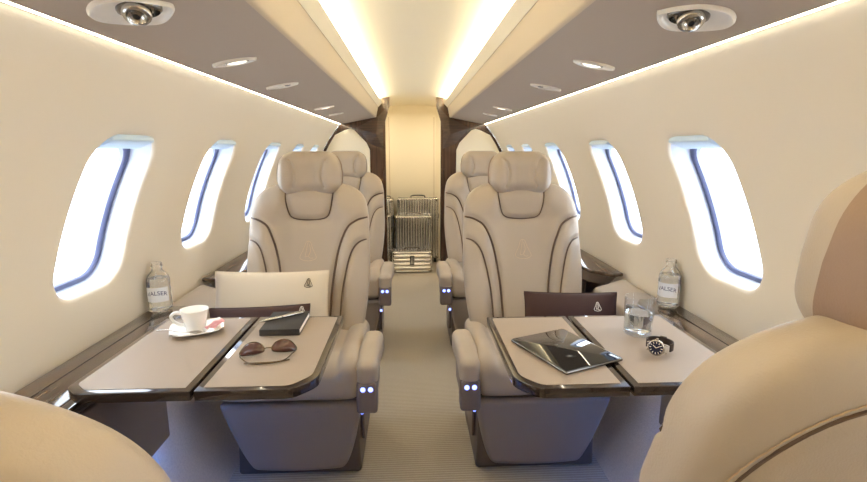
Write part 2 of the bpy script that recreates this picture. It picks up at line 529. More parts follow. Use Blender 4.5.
# vestibule behind the doorway
for nm, poly, za, zb in (('left', [(-.56, Y1+.06), (-.52, Y1+.06), (-.52, 5.22), (-.56, 5.22)], 0, 1.66), ('right', [(.52, Y1+.06), (.56, Y1+.06), (.56, 5.22), (.52, 5.22)], 0, 1.66), ('end', [(-.6, 5.22), (.6, 5.22), (.6, 5.28), (-.6, 5.28)], 0, 1.72)):
    struct(meshobj('wall_aft_'+nm, *prism(poly, za, zb), M['pad'], None, False))
for s in (-1, 1):
    cx = sorted((s*.33, s*.52))
    meshobj('aft_panel', *prism([(cx[0], Y1+.06), (cx[1], Y1+.06), (cx[1], 5.22), (cx[0], 5.22)], 1.61, 1.66), M['ceil'], ceil, False)
    R = [[(s*.40, y, 1.606), (s*.50, y, 1.606)] for y in (Y1+.08, Y1+.42)]
    meshobj('cove_or_fill_light', *rings(R, cap=False, closed=False), M['aft_fill'], ceil)  # unseen fill emitters, added to brighten the vestibule door and luggage
dv = bevel_vf(yz_prism(round_poly([(-.272, .02), (.246, .02), (.246, 1.575), (-.272, 1.575)], [0, 0, .05, .05]), 5.195, 5.218), .004, 2)
dr = struct(meshobj('door_1', *dv, M['pad'], None))
for x in (-.25, .224): meshobj('door_seam', *rbox((.004, .004, 1.5), .0015, 2, centre=(x, 5.194, .79)), M['stitch'], dr)
# front bulkhead behind the camera
fw = [(-.70, 0), (-.9297, .6)] + outer(-1)[1:] + [(-.33, 1.64), (.33, 1.64)] + list(reversed(outer(1)[1:])) + [(.9297, .6), (.70, 0)]
struct(meshobj('wall_front', *yz_prism(fw, Y0-.05, Y0), M['pad'], None, False))
rv = [(-.33, Y1), (.33, Y1), (.33, 5.22), (-.33, 5.22)]

# ================================================================== SEATS
def back_yc(z): return .352+(z-.45)*.335
def back_th(z): return interp_s(z, [(.40, .10), (.6, .125), (.85, .12), (1.0, .105), (1.06, .07)])
BW = [(.40, .205), (.48, .224), (.60, .242), (.72, .250), (.84, .247), (.91, .245), (.96, .239), (1.0, .226), (1.03, .201), (1.05, .165), (1.06, .125)]
def back_w(z): return interp_s(z, BW)
NEXP = 3.4
SEAMS = []
for s in (-1, 1):
    SEAMS.append([(s*x, z) for x, z in ((.247, .925), (.205, .918), (.165, .893), (.140, .845), (.122, .785), (.107, .70), (.098, .62), (.092, .50))])
    SEAMS.append([(s*x, z) for x, z in ((.252, .838), (.215, .832), (.188, .808), (.170, .765), (.155, .70), (.142, .62), (.134, .50))])
NECK = [(-.100, 1.06), (-.096, 1.0), (-.084, .945), (-.070, .925), (-.045, .917), (0, .914), (.045, .917), (.070, .925), (.084, .945), (.096, 1.0), (.100, 1.06)]
SM = [[(p.x, p.y) for p in smooth_line([Vector((a, b, 0)) for a, b in L], 5)] for L in SEAMS+[NECK]]
def front_bulge(x, z):
    ax = abs(x)
    o = .030*(1-sstep(.06, .2, ax))*sstep(.42, .6, z)*(1-sstep(.9, 1.02, z))*1.0
    # bolsters swell beside the centre panel
    o -= .018*math.exp(-((ax-.165)/.045)**2)*sstep(.45, .6, z)*(1-sstep(.84, .93, z))
    if z > .9: o -= .010*math.exp(-((z-.965)/.05)**2)*sstep(.08, .13, ax)
    return o
def back_front(x, z, lift=0):
    w_ = back_w(z); c = min(.999, abs(x)/w_); s_ = (1-c**NEXP)**(1/NEXP)
    return back_yc(z)-back_th(z)/2*s_+front_bulge(x, z)*s_-lift
REAR_SEAM = [(-.205, .42), (-.218, .60), (-.222, .75), (-.214, .86), (-.190, .935), (-.14, .985), (-.06, 1.004), (0, 1.006)]
REAR_SEAM = REAR_SEAM + [(-x, z) for x, z in reversed(REAR_SEAM[:-1])]
RS = [(p.x, p.y) for p in smooth_line([Vector((a, b, 0)) for a, b in REAR_SEAM], 5)]
INNER = [(-.14, .42), (-.150, .60), (-.148, .78), (-.125, .875), (-.07, .915), (0, .922)]
INNER = INNER + [(-x, z) for x, z in reversed(INNER[:-1])]
RI = [(p.x, p.y) for p in smooth_line([Vector((a, b, 0)) for a, b in INNER], 5)]
def back_rear(x, z, lift=0):
    w_ = back_w(z); c = min(.999, abs(x)/w_); s_ = (1-c**NEXP)**(1/NEXP)
    return back_yc(z)+back_th(z)/2*s_+lift

def backrest_mesh():
    R = []; NA = 168; NZ = 84
    zs = [.40+.66*(1-(1-i/NZ)**1.25) for i in range(NZ+1)]
    for z in zs:
        w_, th, yc = back_w(z), back_th(z), back_yc(z)
        ring = []
        for k in range(NA):
            a = 2*PI*k/NA
            # spread samples evenly across the width
            c, s_ = math.cos(a), math.sin(a)
            x = w_*math.copysign(abs(c)**(.9), c)
            cc = min(1, abs(x)/w_); ss = math.copysign((max(0, 1-cc**NEXP))**(1/NEXP), s_)
            y = yc+th/2*ss
            if s_ < 0:
                y += front_bulge(x, z)*abs(ss)
                d = min(seg_dist(x, z, L) for L in SM)
                y += .013*math.exp(-(d/.012)**2)*abs(ss)
            else:
                d = seg_dist(x, z, RS); y -= .005*math.exp(-(d/.007)**2)*abs(ss)
            ring.append((x, y, z))
        R.append(ring)
    # soft caps
    top = R[-1]; cx = sum(p[1] for p in top)/len(top)
    R.append([(p[0]*.8, cx+(p[1]-cx)*.8, p[2]+.006) for p in top]); R.append([(p[0]*.4, cx+(p[1]-cx)*.4, p[2]+.009) for p in top])
    return rings(R)

def make_seat(aisle):
    """seat facing -Y, origin on the floor under the front edge of the cushion; aisle = +1/-1 side of the armrest"""
    t = thing('cabin_seat', 'seat', 'seat')
    bk = meshobj('backrest', *backrest_mesh(), M['leather'], t)
    for L in SM[:4]:
        pts = [(x, back_front(x, z, -.0085), z) for x, z in L if abs(x) < back_w(z)*.985]
        meshobj('piping', *tube(pts, .0042 if abs(L[-1][0]) < .12 else .0032, 6), M['piping'], bk)
    pts = [(x, back_front(x, z, -.0095), z) for x, z in SM[4] if z < 1.04]
    meshobj('neck_piping', *tube(pts, .0024, 6), M['piping'], bk)
    emblem(.042, lambda x, z: (x, back_front(x, .79+z, .0005), .79+z), .0011, bk, M['ghost_thread'])
    b = MB(); pts = [(x, back_rear(x, z, -.0042), z) for x, z in RS]; b.add(tube(pts, .0022, 6)); b.obj('rear_piping', M['piping'], bk)
    for off in (.011,):
        pts = []
        for (x0, z0), (x1, z1) in zip(RS, RS[1:]):
            dx, dz = x1-x0, z1-z0; l = math.hypot(dx, dz); nx, nz = -dz/l*off, dx/l*off
            n = max(1, int(l/.004))
            for k in range(n):
                x, z = x0+dx*k/n+nx, z0+dz*k/n+nz
                if abs(x) < back_w(z)*.985: pts.append((x, back_rear(x, z, .0001+.0007*(len(pts) % 2)), z))
        meshobj('stitching', *tube(pts, .0009, 4), M['stitch'], bk)
    # rear shell inset: raised panel on the back
    R = []
    for tt in (1.0, .97, .94, .6, .2, .02):
        lift = {1.0: -.002, .97: .005, .94: .008}.get(tt, .009)
        R.append([(x*tt, back_rear(x*tt, .42+(z-.42)*(tt if tt < .9 else .42 and (1-(1-tt)*.5)), lift), .42+(z-.42)*(tt if tt < .9 else (1-(1-tt)*.5))) for x, z in RI])
    v, f = rings(R, cap=False, closed=False)
    meshobj('back_panel', v, f, M['shell'], bk)
    # headrest
    HS = []
    for s in (-1, 1): HS.append([(s*x, z) for x, z in ((.080, 1.163), (.067, 1.148), (.058, 1.115), (.058, 1.08), (.068, 1.050))])
    HS.append([(-.068, 1.050), (-.045, 1.041), (0, 1.038), (.045, 1.041), (.068, 1.050)])
    HSM = [[(p.x, p.y) for p in smooth_line([Vector((a, b_, 0)) for a, b_ in L], 6)] for L in HS]
    YC = .548
    def hd(x, y, z):
        u = (z-1.104)/.09
        k = 1-.085*max(0, u)-.02*max(0, -u)**2
        x2 = x*k
        dy = y-YC
        if dy < 0:
            fr = min(1, -dy/.05)
            y += fr*(.012*(1-sstep(.02, .075, abs(x2))) - .010*sstep(.06, .11, abs(x2)))
            d = min(seg_dist(x2, z, L) for L in HSM[:2]); y += fr*.0085*math.exp(-(d/.007)**2)
            d = seg_dist(x2, z, HSM[2]); y += fr*.003*math.exp(-(d/.006)**2)
        else:
            fr = min(1, dy/.05)
            y += fr*(-.006*math.exp(-((abs(x2)-.082)/.008)**2))
        y += .02*u*.35
        return (x2, y, z)
    hr = meshobj('headrest', *rbox((.266, .140, .182), .062, 8, (44, 6, 22), hd, (0, YC, 1.104)), M['leather'], t)
    for L in HSM[:2]:
        meshobj('piping', *tube([(hd(x, YC-.0645, z)[0], hd(x, YC-.0645, z)[1]-.0005, z) for x, z in L], .0016, 5), M['stitch'], hr)
    # rear cover hugging the back of the headrest, trimmed to clean edges
    def shell(x, y, z):
        u = (z-1.104)/.09; k = 1-.085*max(0, u)-.02*max(0, -u)**2
        return (x*k, y+.007*u, z)
    sv, sf = rbox((.271, .145, .186), .064, 8, (44, 6, 22), shell, (0, YC, 1.104))
    bm = bmesh.new(); bv = [bm.verts.new(p) for p in sv]
    for q in sf: bm.faces.new([bv[k] for k in q])
    for co, no in (((0, YC-.018, 1.1), (0, -1, .12)), ((0, YC, 1.174), (0, 0, 1)), ((0, YC, 1.034), (0, 0, -1))):
        bmesh.ops.bisect_plane(bm, geom=bm.verts[:]+bm.edges[:]+bm.faces[:], plane_co=co, plane_no=no, clear_outer=True)
    bm.verts.index_update()
    sv = [tuple(v.co) for v in bm.verts]; sf = [[v.index for v in f.verts] for f in bm.faces]; bm.free()
    meshobj('headrest_shell', sv, sf, M['shell'], hr)
    for x in (-.04, .04): meshobj('headrest_post', *tube([(x, YC+.005, .99), (x, YC+.008, 1.06)], .008, 10), M['steel'], t)
    # seat cushion
    def cd_(x, y, z):
        d = min(abs(abs(x)-.168), 9)
        top = sstep(.40, .46, z)
        z -= .007*math.exp(-(d/.008)**2)*top
        z -= .012*(1-(x/.24)**2)*top*sstep(.04, .2, y)
        z += .030*sstep(.0, .12, y)*0
        z -= .022*(1-sstep(.0, .10, y))*top
        z += .016*sstep(.15, .2, abs(x))*top
        return (x, y, z)
    cu = meshobj('seat_cushion', *rbox((.494, .43, .155), .045, 6, (60, 16, 3), cd_, (0, .217, .425)), M['leather'], t)
    b = MB()
    for s in (-1, 1):
        pts = []
        for y in [.012+.36*i/20 for i in range(21)]:
            z = .4985 if y > .045 else .4575+.045*math.sqrt(max(0, 1-((.045-y)/.045)**2))-.004
            p = cd_(s*.168, y, z); pts.append((p[0], p[1], p[2]-.0002))
        meshobj('piping', *tube(pts, .0018, 5), M['stitch'], cu)
    # leg panel: tapered leather apron below the cushion
    def lp(x, y, z):
        u = (z-.025)/.32                    # 0 bottom .. 1 top
        k = .64+.36*(max(0, min(1, u))**.58)
        return (x*k, y+.085*(1-u)+.012*(x/.24)**2, z)
    meshobj('leg_panel', *rbox((.496, .05, .318), .022, 5, (20, 2, 20), lp, (0, .035, .182)), M['taupe'], t)
    # pedestal
    def pd(x, y, z):
        u = z/.34; return (x*(1-.06*u*(1-u)*4*.5), y, z)
    pe = meshobj('pedestal', *rbox((.46, .40, .335), .016, 3, (4, 4, 6), pd, (0, .315, .170)), M['base'], t)
    meshobj('side_trim', *rbox((.012, .20, .20), .005, 3, (1, 1, 1), lambda x, y, z: (x, y+.10*(z-.2)*-1, z), (aisle*.232, .27, .20)), M['smooth'], pe)
    MB().add(lathe([(.0, .004), (.006, .004), (.007, .002), (.007, -.004)], 16), Matrix.Translation((aisle*.236, .125, .245)) @ Matrix.Rotation(PI/2, 4, 'X')).obj('courtesy_light', M['bluebtn'], pe)
    # short armrest on the aisle side
    def ar(x, y, z):
        return (x+aisle*.010*sstep(.06, .2, y), y, z-.030*(1-sstep(-.0, .14, y))+.006*sstep(.1, .25, y))
    am = meshobj('armrest', *rbox((.074, .235, .090), .026, 5, (4, 14, 4), ar, (aisle*.268, .118, .478)), M['leather'], t)
    def cpd(x, y, z): return (x, y-.16*(z-.33)*(1 if y < .02 else 0)*-1, z)
    meshobj('control_panel', *rbox((.072, .070, .108), .012, 4, (2, 2, 2), cpd, (aisle*.268, .020, .372)), M['smooth'], am)
    meshobj('armrest_side', *rbox((.064, .20, .110), .012, 3, (1, 1, 1), None, (aisle*.266, .125, .385)), M['smooth'], am)
    for dx in (-.013, .013):
        MB().add(lathe([(.0, .003), (.0065, .003), (.0085, .001), (.0085, -.004)], 16), Matrix.Translation((aisle*.268+dx, -.0035, .402)) @ Matrix.Rotation(PI/2, 4, 'X')).obj('button', M['bluebtn'], am)
    return t

GS = 'cabin seats either side of the aisle'
L0 = make_seat(1); R0 = make_seat(-1)
SX, SY = .445, 1.515
L0.location = (-SX, SY, 0); R0.location = (SX, SY, 0)
L0['label'] = 'beige leather seat facing us behind the left table, cream pillow on it'; L0['group'] = GS
R0['label'] = 'beige leather seat facing us behind the right table, only a brown cushion on it'; R0['group'] = GS
def seat_copy(src, x, y, rz, label):
    c = copy_tree(src); c.location = (x, y, 0); c.rotation_euler = (0, 0, rz); c['label'] = label; c['group'] = GS
    return c
seat_copy(L0, -SX, SY+1.15, 0, 'beige leather seat further back on the left, mostly hidden behind the pillow seat')
seat_copy(R0, SX, SY+1.15, 0, 'beige leather seat further back on the right, by the big ribbed suitcase')
seat_copy(L0, .452, .925, PI+.035, 'beige leather seat seen from behind in the right foreground, with stitched back')
seat_copy(R0, -.405, .830, PI-.06, 'beige leather seat seen from behind in the lower left corner')

# ================================================================== SIDE LEDGES
for s, nm in ((-1, 'left'), (1, 'right')):
    t = thing('side_ledge', 'glossy dark walnut side ledge under the %s front window, water bottle on its end' % nm, 'ledge', (0, 0, 0), group='walnut side ledges')
    P = [(s*.775, .30), (s*.775, 1.60), (s*.815, 1.665), (s*.924, 1.665), (s*.924, .30)]
    meshobj('ledge_top', *bevel_vf(prism(P, .640, .660), .004, 2), M['walnut'], t)
    meshobj('inner_rim', *rbox((.035, 1.32, .026), .008, 3, (1, 1, 1), None, (s*.757, .95, .649)), M['bronze'], t)
    meshobj('panel_joint', *rbox((.003, 1.20, .0012), .0005, 2, (1, 1, 1), None, (s*.868, .94, .6600)), M['dark'], t)
    meshobj('lower_panel', *rbox((.03, 1.0, .27), .008, 3, (1, 1, 4), lambda x, y, z: (x+s*.05*(.64-z)/.27*0, y-.0, z), (s*.755, .83, .500)), M['smooth'], t)
    meshobj('mood_light', *rbox((.012, .42, .014), .003, 2, (1, 1, 1), None, (s*.778, 1.11, .385)), M['blue'], t)
    # leather console box beside the seat
    t = thing('side_console', 'low beige leather armrest box between %s table seat and wall' % nm, 'armrest', (0, 0, 0), group='leather side consoles')
    P = [(.775, .46), (.775, .585), (.785, .605), (.90, .640), (.918, .640), (.918, .53), (.90, .46)]
    v, f = yz_prism([(s*x, z) for x, z in P], 1.672, 2.008)
    meshobj('console_body', *bevel_vf((v, f), .008, 3), M['leather'], t)
    b = MB(); b.add(tube([(s*.772, 1.68, .545), (s*.772, 2.0, .545)], .002, 5)); b.obj('piping', M['stitch'], t)
    # aft walnut side table with slanted nose, beside and behind the seat
    t = thing('side_shelf', 'dark walnut wedge shelf along the %s wall behind the table seat' % nm, 'shelf', (0, 0, 0), group='aft walnut shelves')
    P = [(s*.915, 2.02), (s*.86, 2.015), (s*.79, 2.09), (s*.765, 2.22), (s*.765, 4.2), (s*.915, 4.2)]
    meshobj('shelf_top', *bevel_vf(prism(P, .648, .664), .005, 2), M['walnut'], t)
    # leather underside tapering back
    U = [(s*.905, 2.05), (s*.855, 2.045), (s*.80, 2.11), (s*.775, 2.23), (s*.775, 4.2), (s*.905, 4.2)]
    v = [(x, y, .6475) for x, y in U]+[(x+(s*.03 if abs(x) < .9 else 0), y+(.10 if y < 4 else 0), .575) for x, y in U]
    n = len(U); f = [list(range(n)), list(range(n, 2*n))]+[[i, (i+1) % n, n+(i+1) % n, n+i] for i in range(n)]
    meshobj('shelf_underside', v, f, M['taupe'], t, False)
    meshobj('support', *rbox((.09, 1.9, .55), .01, 2, (1, 1, 1), None, (s*.835, 3.2, .30)) if False else rbox((.05, 1.9, .40), .01, 2, (1, 1, 1), None, (s*.815, 3.2, .375)), M['smooth'], t)

# ================================================================== TABLES
TZ = .70
def make_table(s, x_wall, x_mid, x_aisle, ya, yb, label):
    t = thing('folding_table', label, 'table', (0, 0, 0), group='folding tables')
    for nm, (xa, xb) in (('inner', (x_wall, x_mid+s*.004)), ('outer', (x_mid-s*.004, x_aisle))):
        if nm == 'inner': rad = [.0, .0, .0, .0]; P = [(xa, yb), (xa, ya+.03), (xa-s*.035, ya), (xb, ya), (xb, yb)]; rad = [0, .01, .01, 0, 0]
        else: P = [(xa, yb), (xa, ya), (xb+s*.045, ya), (xb, ya+.05), (xb, yb)]; rad = [0, 0, .02, .02, .008]
        P2 = round_poly(P, rad, 4) if True else P
        fr = meshobj('table_leaf', *bevel_vf(prism(P2, TZ-.023, TZ), .006, 3), M['bronze'], t)
        # leather inlay: same outline pulled in
        cx = (xa+xb)/2; cy = (ya+yb)/2
        ins = .015
        hw_, hh_ = abs(xb-xa)/2, (yb-ya)/2
        Q = [(cx+(x-cx)*(hw_-ins)/hw_, cy+(y-cy)*(hh_-ins)/hh_) for x, y in P2]
        meshobj('leather_inlay', *prism(Q, TZ-.004, TZ+.0012), M['inlay'], fr, False)
    meshobj('hinge', *rbox((.02, .07, .012), .004, 2, (1, 1, 1), None, (x_mid, (ya+yb)/2, TZ-.022)), M['steel'], t)
    meshobj('support_arm', *rbox((.07, .06, .03), .008, 2, (1, 1, 1), None, (s*.69, (ya+yb)/2, TZ-.039)), M['steel'], t)
    return t
make_table(-1, -.762, -.487, -.232, .958, 1.418, 'open folding table on the left with coffee cup, notebook and sunglasses')
make_table(1, .748, .452, .205, .935, 1.385, 'open folding table on the right with tablet, water glass and watch')

# ================================================================== CUSHIONS
def pillow_vf(w_, h_, th, n=28, pinch=.06):
    v = []; f = []
    for sd in (1, -1):
        for i in range(n+1):
            for j in range(n+1):
                a, b_ = -1+2*i/n, -1+2*j/n
                k = (1-a*a)*(1-b_*b_)
                e = th/2*(max(0, k)**.42)
                px = 1-pinch*(1-b_*b_)*0 - pinch*(1-abs(b_)**2)*(abs(a)**6)*.5
                pz = 1-pinch*2.2*(1-abs(a)**2)*(abs(b_)**6)*.5
                v.append((a*w_/2*px, -sd*e, b_*h_/2*pz))
    m = (n+1)**2
    for q in range(2):
        for i in range(n):
            for j in range(n):
                g = [q*m+i*(n+1)+j, q*m+(i+1)*(n+1)+j, q*m+(i+1)*(n+1)+j+1, q*m+i*(n+1)+j+1]
                f.append(g if q == 0 else g[::-1])
    return v, f
def pillow(name, label, loc, rot, w_, h_, th, m, thread, ex, ez, group=None):
    t = thing(name, label, 'cushion', loc, rot, group)
    meshobj('cushion_cover', *pillow_vf(w_, h_, th), m, t)
    def surf(x, z):
        a, b_ = x/(w_/2), z/(h_/2); return -th/2*(max(0, (1-a*a)*(1-b_*b_))**.42)
    emblem(.018, lambda x, z: (ex+x, surf(ex+x, ez+z)-.0012, ez+z), .0011, t, thread)
    b = MB(); n = 24; pts = []
    for k in range(4*n):
        e = k//n; q = -1+2*(k % n)/n
        a, b_ = [(q, -1), (1, q), (-q, 1), (-1, -q)][e]
        px = 1-.06*(1-abs(b_)**2)*(abs(a)**6)*.5; pz = 1-.06*2.2*(1-abs(a)**2)*(abs(b_)**6)*.5
        pts.append((a*w_/2*px, 0, b_*h_/2*pz))
    b.add(tube(pts, .0022, 6, True)); b.obj('edge_seam', m, t)
    return t
GC = 'cushions on the table seats'
pillow('throw_pillow', 'cream linen pillow with dark emblem on the left table seat', (-.548, 1.760, .642), (-.28, .0, 0), .425, .225, .09, M['cream_fabric'], M['dark_thread'], .142, .064, GC)
pillow('lumbar_cushion', 'dark brown cushion in front of the cream pillow on the left seat', (-.56, 1.650, .590), (-.20, -.035, 0), .355, .130, .06, M['brown_fabric'], M['white_thread'], .150, .040, GC)
pillow('lumbar_cushion', 'dark brown cushion with white emblem on the right table seat', (.583, 1.722, .594), (-.24, .025, 0), .360, .150, .075, M['brown_fabric'], M['white_thread'], .092, .022, GC)

# ================================================================== TABLE THINGS
# --- coffee set
GT = TZ+.0012
sx, sy = -.620, 1.297
sau = thing('saucer', 'white rectangular porcelain saucer under the coffee cup', 'saucer', (sx, sy, GT+.0006), (0, 0, math.radians(24)))
def saucer_vf():
    n = 24; R = []
    v = []; f = []
    for lay in (0, 1):
        for i in range(n+1):
            for j in range(n+1):
                a, b_ = -1+2*i/n, -1+2*j/n
                q = max(abs(a), abs(b_)); rr = (abs(a)**6+abs(b_)**6)**(1/6)
                z = .003+.010*sstep(.55, 1, q) + .006*(abs(a*b_)**3)
                k = q/rr if rr > 1e-6 else 1
                v.append((a*.068*k, b_*.052*k, z - (.0032 if lay else 0) - (0 if not lay else 0)))
    m = (n+1)**2
    for q in range(2):
        for i in range(n):
            for j in range(n):
                g = [q*m+i*(n+1)+j, q*m+(i+1)*(n+1)+j, q*m+(i+1)*(n+1)+j+1, q*m+i*(n+1)+j+1]
                f.append(g if q == 0 else g[::-1])
    edge = [i*(n+1) for i in range(n+1)]+[n*(n+1)+j for j in range(1, n+1)]+[i*(n+1)+n for i in range(n-1, -1, -1)]+[j for j in range(n-1, 0, -1)]
    for a, b_ in zip(edge, edge[1:]+edge[:1]): f.append([b_, a, a+m, b_+m])
    return v, f
meshobj('plate', *saucer_vf(), M['porcelain'], sau)
cup = thing('coffee_cup', 'white porcelain coffee cup on the saucer', 'cup', (sx-.004, sy+.004, GT+.0042), (0, 0, 0))
meshobj('cup_body', *lathe([(0, .003), (.022, .003), (.0225, 0), (.0245, 0), (.0255, .006), (.0285, .024), (.0335, .047), (.0365, .060), (.0372, .0615), (.036, .0612), (.0322, .047), (.0272, .024), (.024, .010), (.018, .0065), (0, .006)], 48), M['porcelain'], cup)
pts = smooth_line([Vector(p) for p in ((-.0338, -.004, .051), (-.050, -.008, .053), (-.060, -.010, .044), (-.055, -.009, .031), (-.043, -.007, .021), (-.0275, -.004, .015))], 8)
meshobj('handle', *tube(pts, lambda u: .0042+.0012*abs(u-.5)*2, 10), M['porcelain'], cup)
sp = thing('teaspoon', 'slim steel teaspoon lying across the saucer, handle to the left', 'spoon', (0, 0, 0))
pts = smooth_line([Vector(p) for p in ((-.715, 1.268, GT+.0170), (-.685, 1.270, GT+.0170), (-.650, 1.262, GT+.0150), (-.622, 1.258, GT+.0140))], 8)
meshobj('spoon_handle', *tube(pts, lambda u: .0022-.0008*u, 8), M['chrome'], sp)
bowl = MB(); bowl.add(lathe([(0, -.0035), (.005, -.003), (.0085, -.0008), (.0095, .0012), (.009, .0014), (.005, -.0015), (0, -.002)], 24), Matrix.Translation((-.606, 1.257, GT+.0150)) @ Matrix.Rotation(.05, 4, 'Z') @ Matrix.Diagonal((1.75, 1, 1, 1)))
bowl.obj('spoon_bowl', M['chrome'], sp)
sg = thing('sugar_sachet', 'pink and white sugar sachet leaning on the coffee cup', 'sachet', (-.569, 1.294, GT+.0235), (0, -.30, .75))
def sac(x, y, z): 
    k = 1-(abs(x)/.032)**4; return (x, y+.002*math.sin(x*260), z*max(.12, k)+.0016*math.sin(x*200+y*150))
meshobj('sachet_body', *rbox((.052, .022, .009), .004, 3, (20, 8, 2), sac), M['pink'], sg)
meshobj('sachet_end', *rbox((.014, .0265, .0045), .0015, 2, (4, 4, 1), sac, (-.024, 0, .0005)), M['pinkw'], sg)

# --- notebook and pen
nbx, nby, nba = -.384, 1.333, math.radians(-1)
nb = thing('notebook', 'small dark closed notebook with white pages on the left table', 'notebook', (nbx, nby, GT+.0004), (0, 0, math.radians(1)))
def shear(x, y, z): return (x, y, z)
meshobj('cover', *rbox((.108, .150, .003), .0012, 2, (1, 1, 1), None, (0, 0, .0165)), M['book'], nb)
meshobj('back_cover', *rbox((.108, .150, .003), .0012, 2, (1, 1, 1), None, (0, 0, .0016)), M['book'], nb)
meshobj('spine', *rbox((.006, .150, .018), .0025, 2, (1, 1, 1), None, (-.052, 0, .009)), M['book'], nb)
meshobj('front_edge', *rbox((.108, .004, .018), .0012, 2, (1, 1, 1), None, (0, -.0735, .009)), M['book'], nb)
meshobj('pages', *rbox((.102, .142, .0122), .0008, 1, (1, 1, 1), None, (.002, 0, .0090)), M['pages'], nb)
pn = thing('pen', 'silver ballpoint pen lying across the notebook', 'pen', (nbx-.014, nby+.012, GT+.0235), (0, 0, math.radians(37)))
mt = Matrix.Rotation(PI/2, 4, 'Y')
MB().add(lathe([(0, -.066), (.0035, -.066), (.0042, -.062), (.0043, .0), (.0043, .044), (.0025, .058), (.0008, .066), (0, .066)], 16), Matrix.Rotation(-PI/2, 4, 'Y')).obj('barrel', M['pen'], pn)
meshobj('clip', *rbox((.040, .003, .0016), .0006, 2, (1, 1, 1), None, (.038, 0, .0056)), M['chrome'], pn)
MB().add(lathe([(.0045, -.0012), (.0048, 0), (.0045, .0012)], 16), Matrix.Rotation(-PI/2, 4, 'Y')).obj('ring', M['steel'], pn)

# --- sunglasses, folded, lenses tipped up
sgx, sgy = -.374, 1.118
gl = thing('sunglasses', 'brown aviator sunglasses with folded temples on the left table', 'sunglasses', (sgx, sgy, GT), (0, 0, math.radians(12)))
def lens_outline(s, k=1.0):
    P = [(.009, .012), (.018, .023), (.034, .029), (.052, .026), (.065, .012), (.066, .002), (.050, -.002), (.028, -.002), (.011, .002)]
    out = smooth_line([Vector((s*x, 0, z)) for x, z in P+[P[0]]], 6)[:-1]
    return out
tilt = Matrix.Translation((0, .012, .0095)) @ Matrix.Rotation(math.radians(-38), 4, 'X')
for s in (-1, 1):
    O = lens_outline(s); c = sum(O, Vector())/len(O)
    R = []
    for tt in (1, .8, .55, .3, .02):
        R.append([tilt @ Vector((c.x+(p.x-c.x)*tt, -.006*(1-tt*tt)+.012*(abs(c.x+(p.x-c.x)*tt)/.064)**2, c.z+(p.z-c.z)*tt)) for p in O])
    R2 = [[q + Vector((0, .0014, .0008)) for q in rr] for rr in reversed(R)]
    v, f = rings(R+R2, cap=True)
    meshobj('lens', v, f, M['lens'], gl)
    rim = [tilt @ Vector((p.x, .012*(abs(p.x)/.064)**2, p.z)) for p in O]
    meshobj('rim', *tube(rim, .0013, 6, True), M['gunmetal'], gl)
b = MB(); b.add(tube([tilt @ Vector(p) for p in ((-.010, 0, .008), (-.005, -.002, .010), (.005, -.002, .010), (.010, 0, .008))], .0013, 6)); b.obj('bridge', M['gunmetal'], gl)
for s in (-1, 1):
    h = tilt @ Vector((s*.067, .012, .006))
    pts = smooth_line([h, Vector((s*.066, h.y-.004, h.z-.004)), Vector((s*.060, -.012, .011)), Vector((s*.036, -.034, .0035)), Vector((-s*.012, -.037+s*.003, .0032)), Vector((-s*.052, -.028+s*.003, .0026))], 8)
    meshobj('temple', *tube(pts, .0015, 6), M['gunmetal'], gl)

# --- tablet
tb = thing('tablet', 'black glass tablet lying flat on the right table', 'tablet', (.3605, 1.1225, GT), (0, 0, math.radians(36)))
c0 = Vector((.234+.329+.487+.398, 1.185+.991+1.057+1.256))/4
e1 = (Vector((.329, .991))-Vector((.234, 1.185)) + Vector((.487, 1.057))-Vector((.398, 1.256)))/2   # one side
e2 = (Vector((.398, 1.256))-Vector((.234, 1.185)) + Vector((.487, 1.057))-Vector((.329, .991)))/2
tb.location = (c0.x, c0.y, GT); tb.rotation_euler = (0, 0, math.atan2(e2.y, e2.x))
lw_, ll_ = e2.length, e1.length
meshobj('case', *rbox((lw_, ll_, .0085), .004, 3, (1, 1, 1), None, (0, 0, .0043)), M['steel'], tb)
meshobj('screen', *bevel_vf(prism(round_poly([(-lw_/2+.002, -ll_/2+.002), (lw_/2-.002, -ll_/2+.002), (lw_/2-.002, ll_/2-.002), (-lw_/2+.002, ll_/2-.002)], .008), .0082, .0092), .0004, 1), M['screen'], tb)
MB().add(lathe([(.0035, .0094), (.0045, .0096), (.0055, .0094)], 24), Matrix.Translation((lw_/2-.011, 0, 0))).obj('home_button', M['black'], tb) if False else None

# --- tumbler of water
tg = thing('water_glass', 'clear glass tumbler half full of water on the right table', 'glass', (.602, 1.232, GT+.0003))
meshobj('tumbler', *lathe([(0, 0), (.033, 0), (.0355, .002), (.0365, .01), (.0395, .104), (.0390, .1055), (.0380, .104), (.0352, .014), (.033, .0115), (0, .011)], 48), M['thin'], tg)
meshobj('water', *lathe([(0, .0112), (.0330, .0116), (.0350, .0140), (.0366, .060), (0, .060)], 48), M['water'], tg)

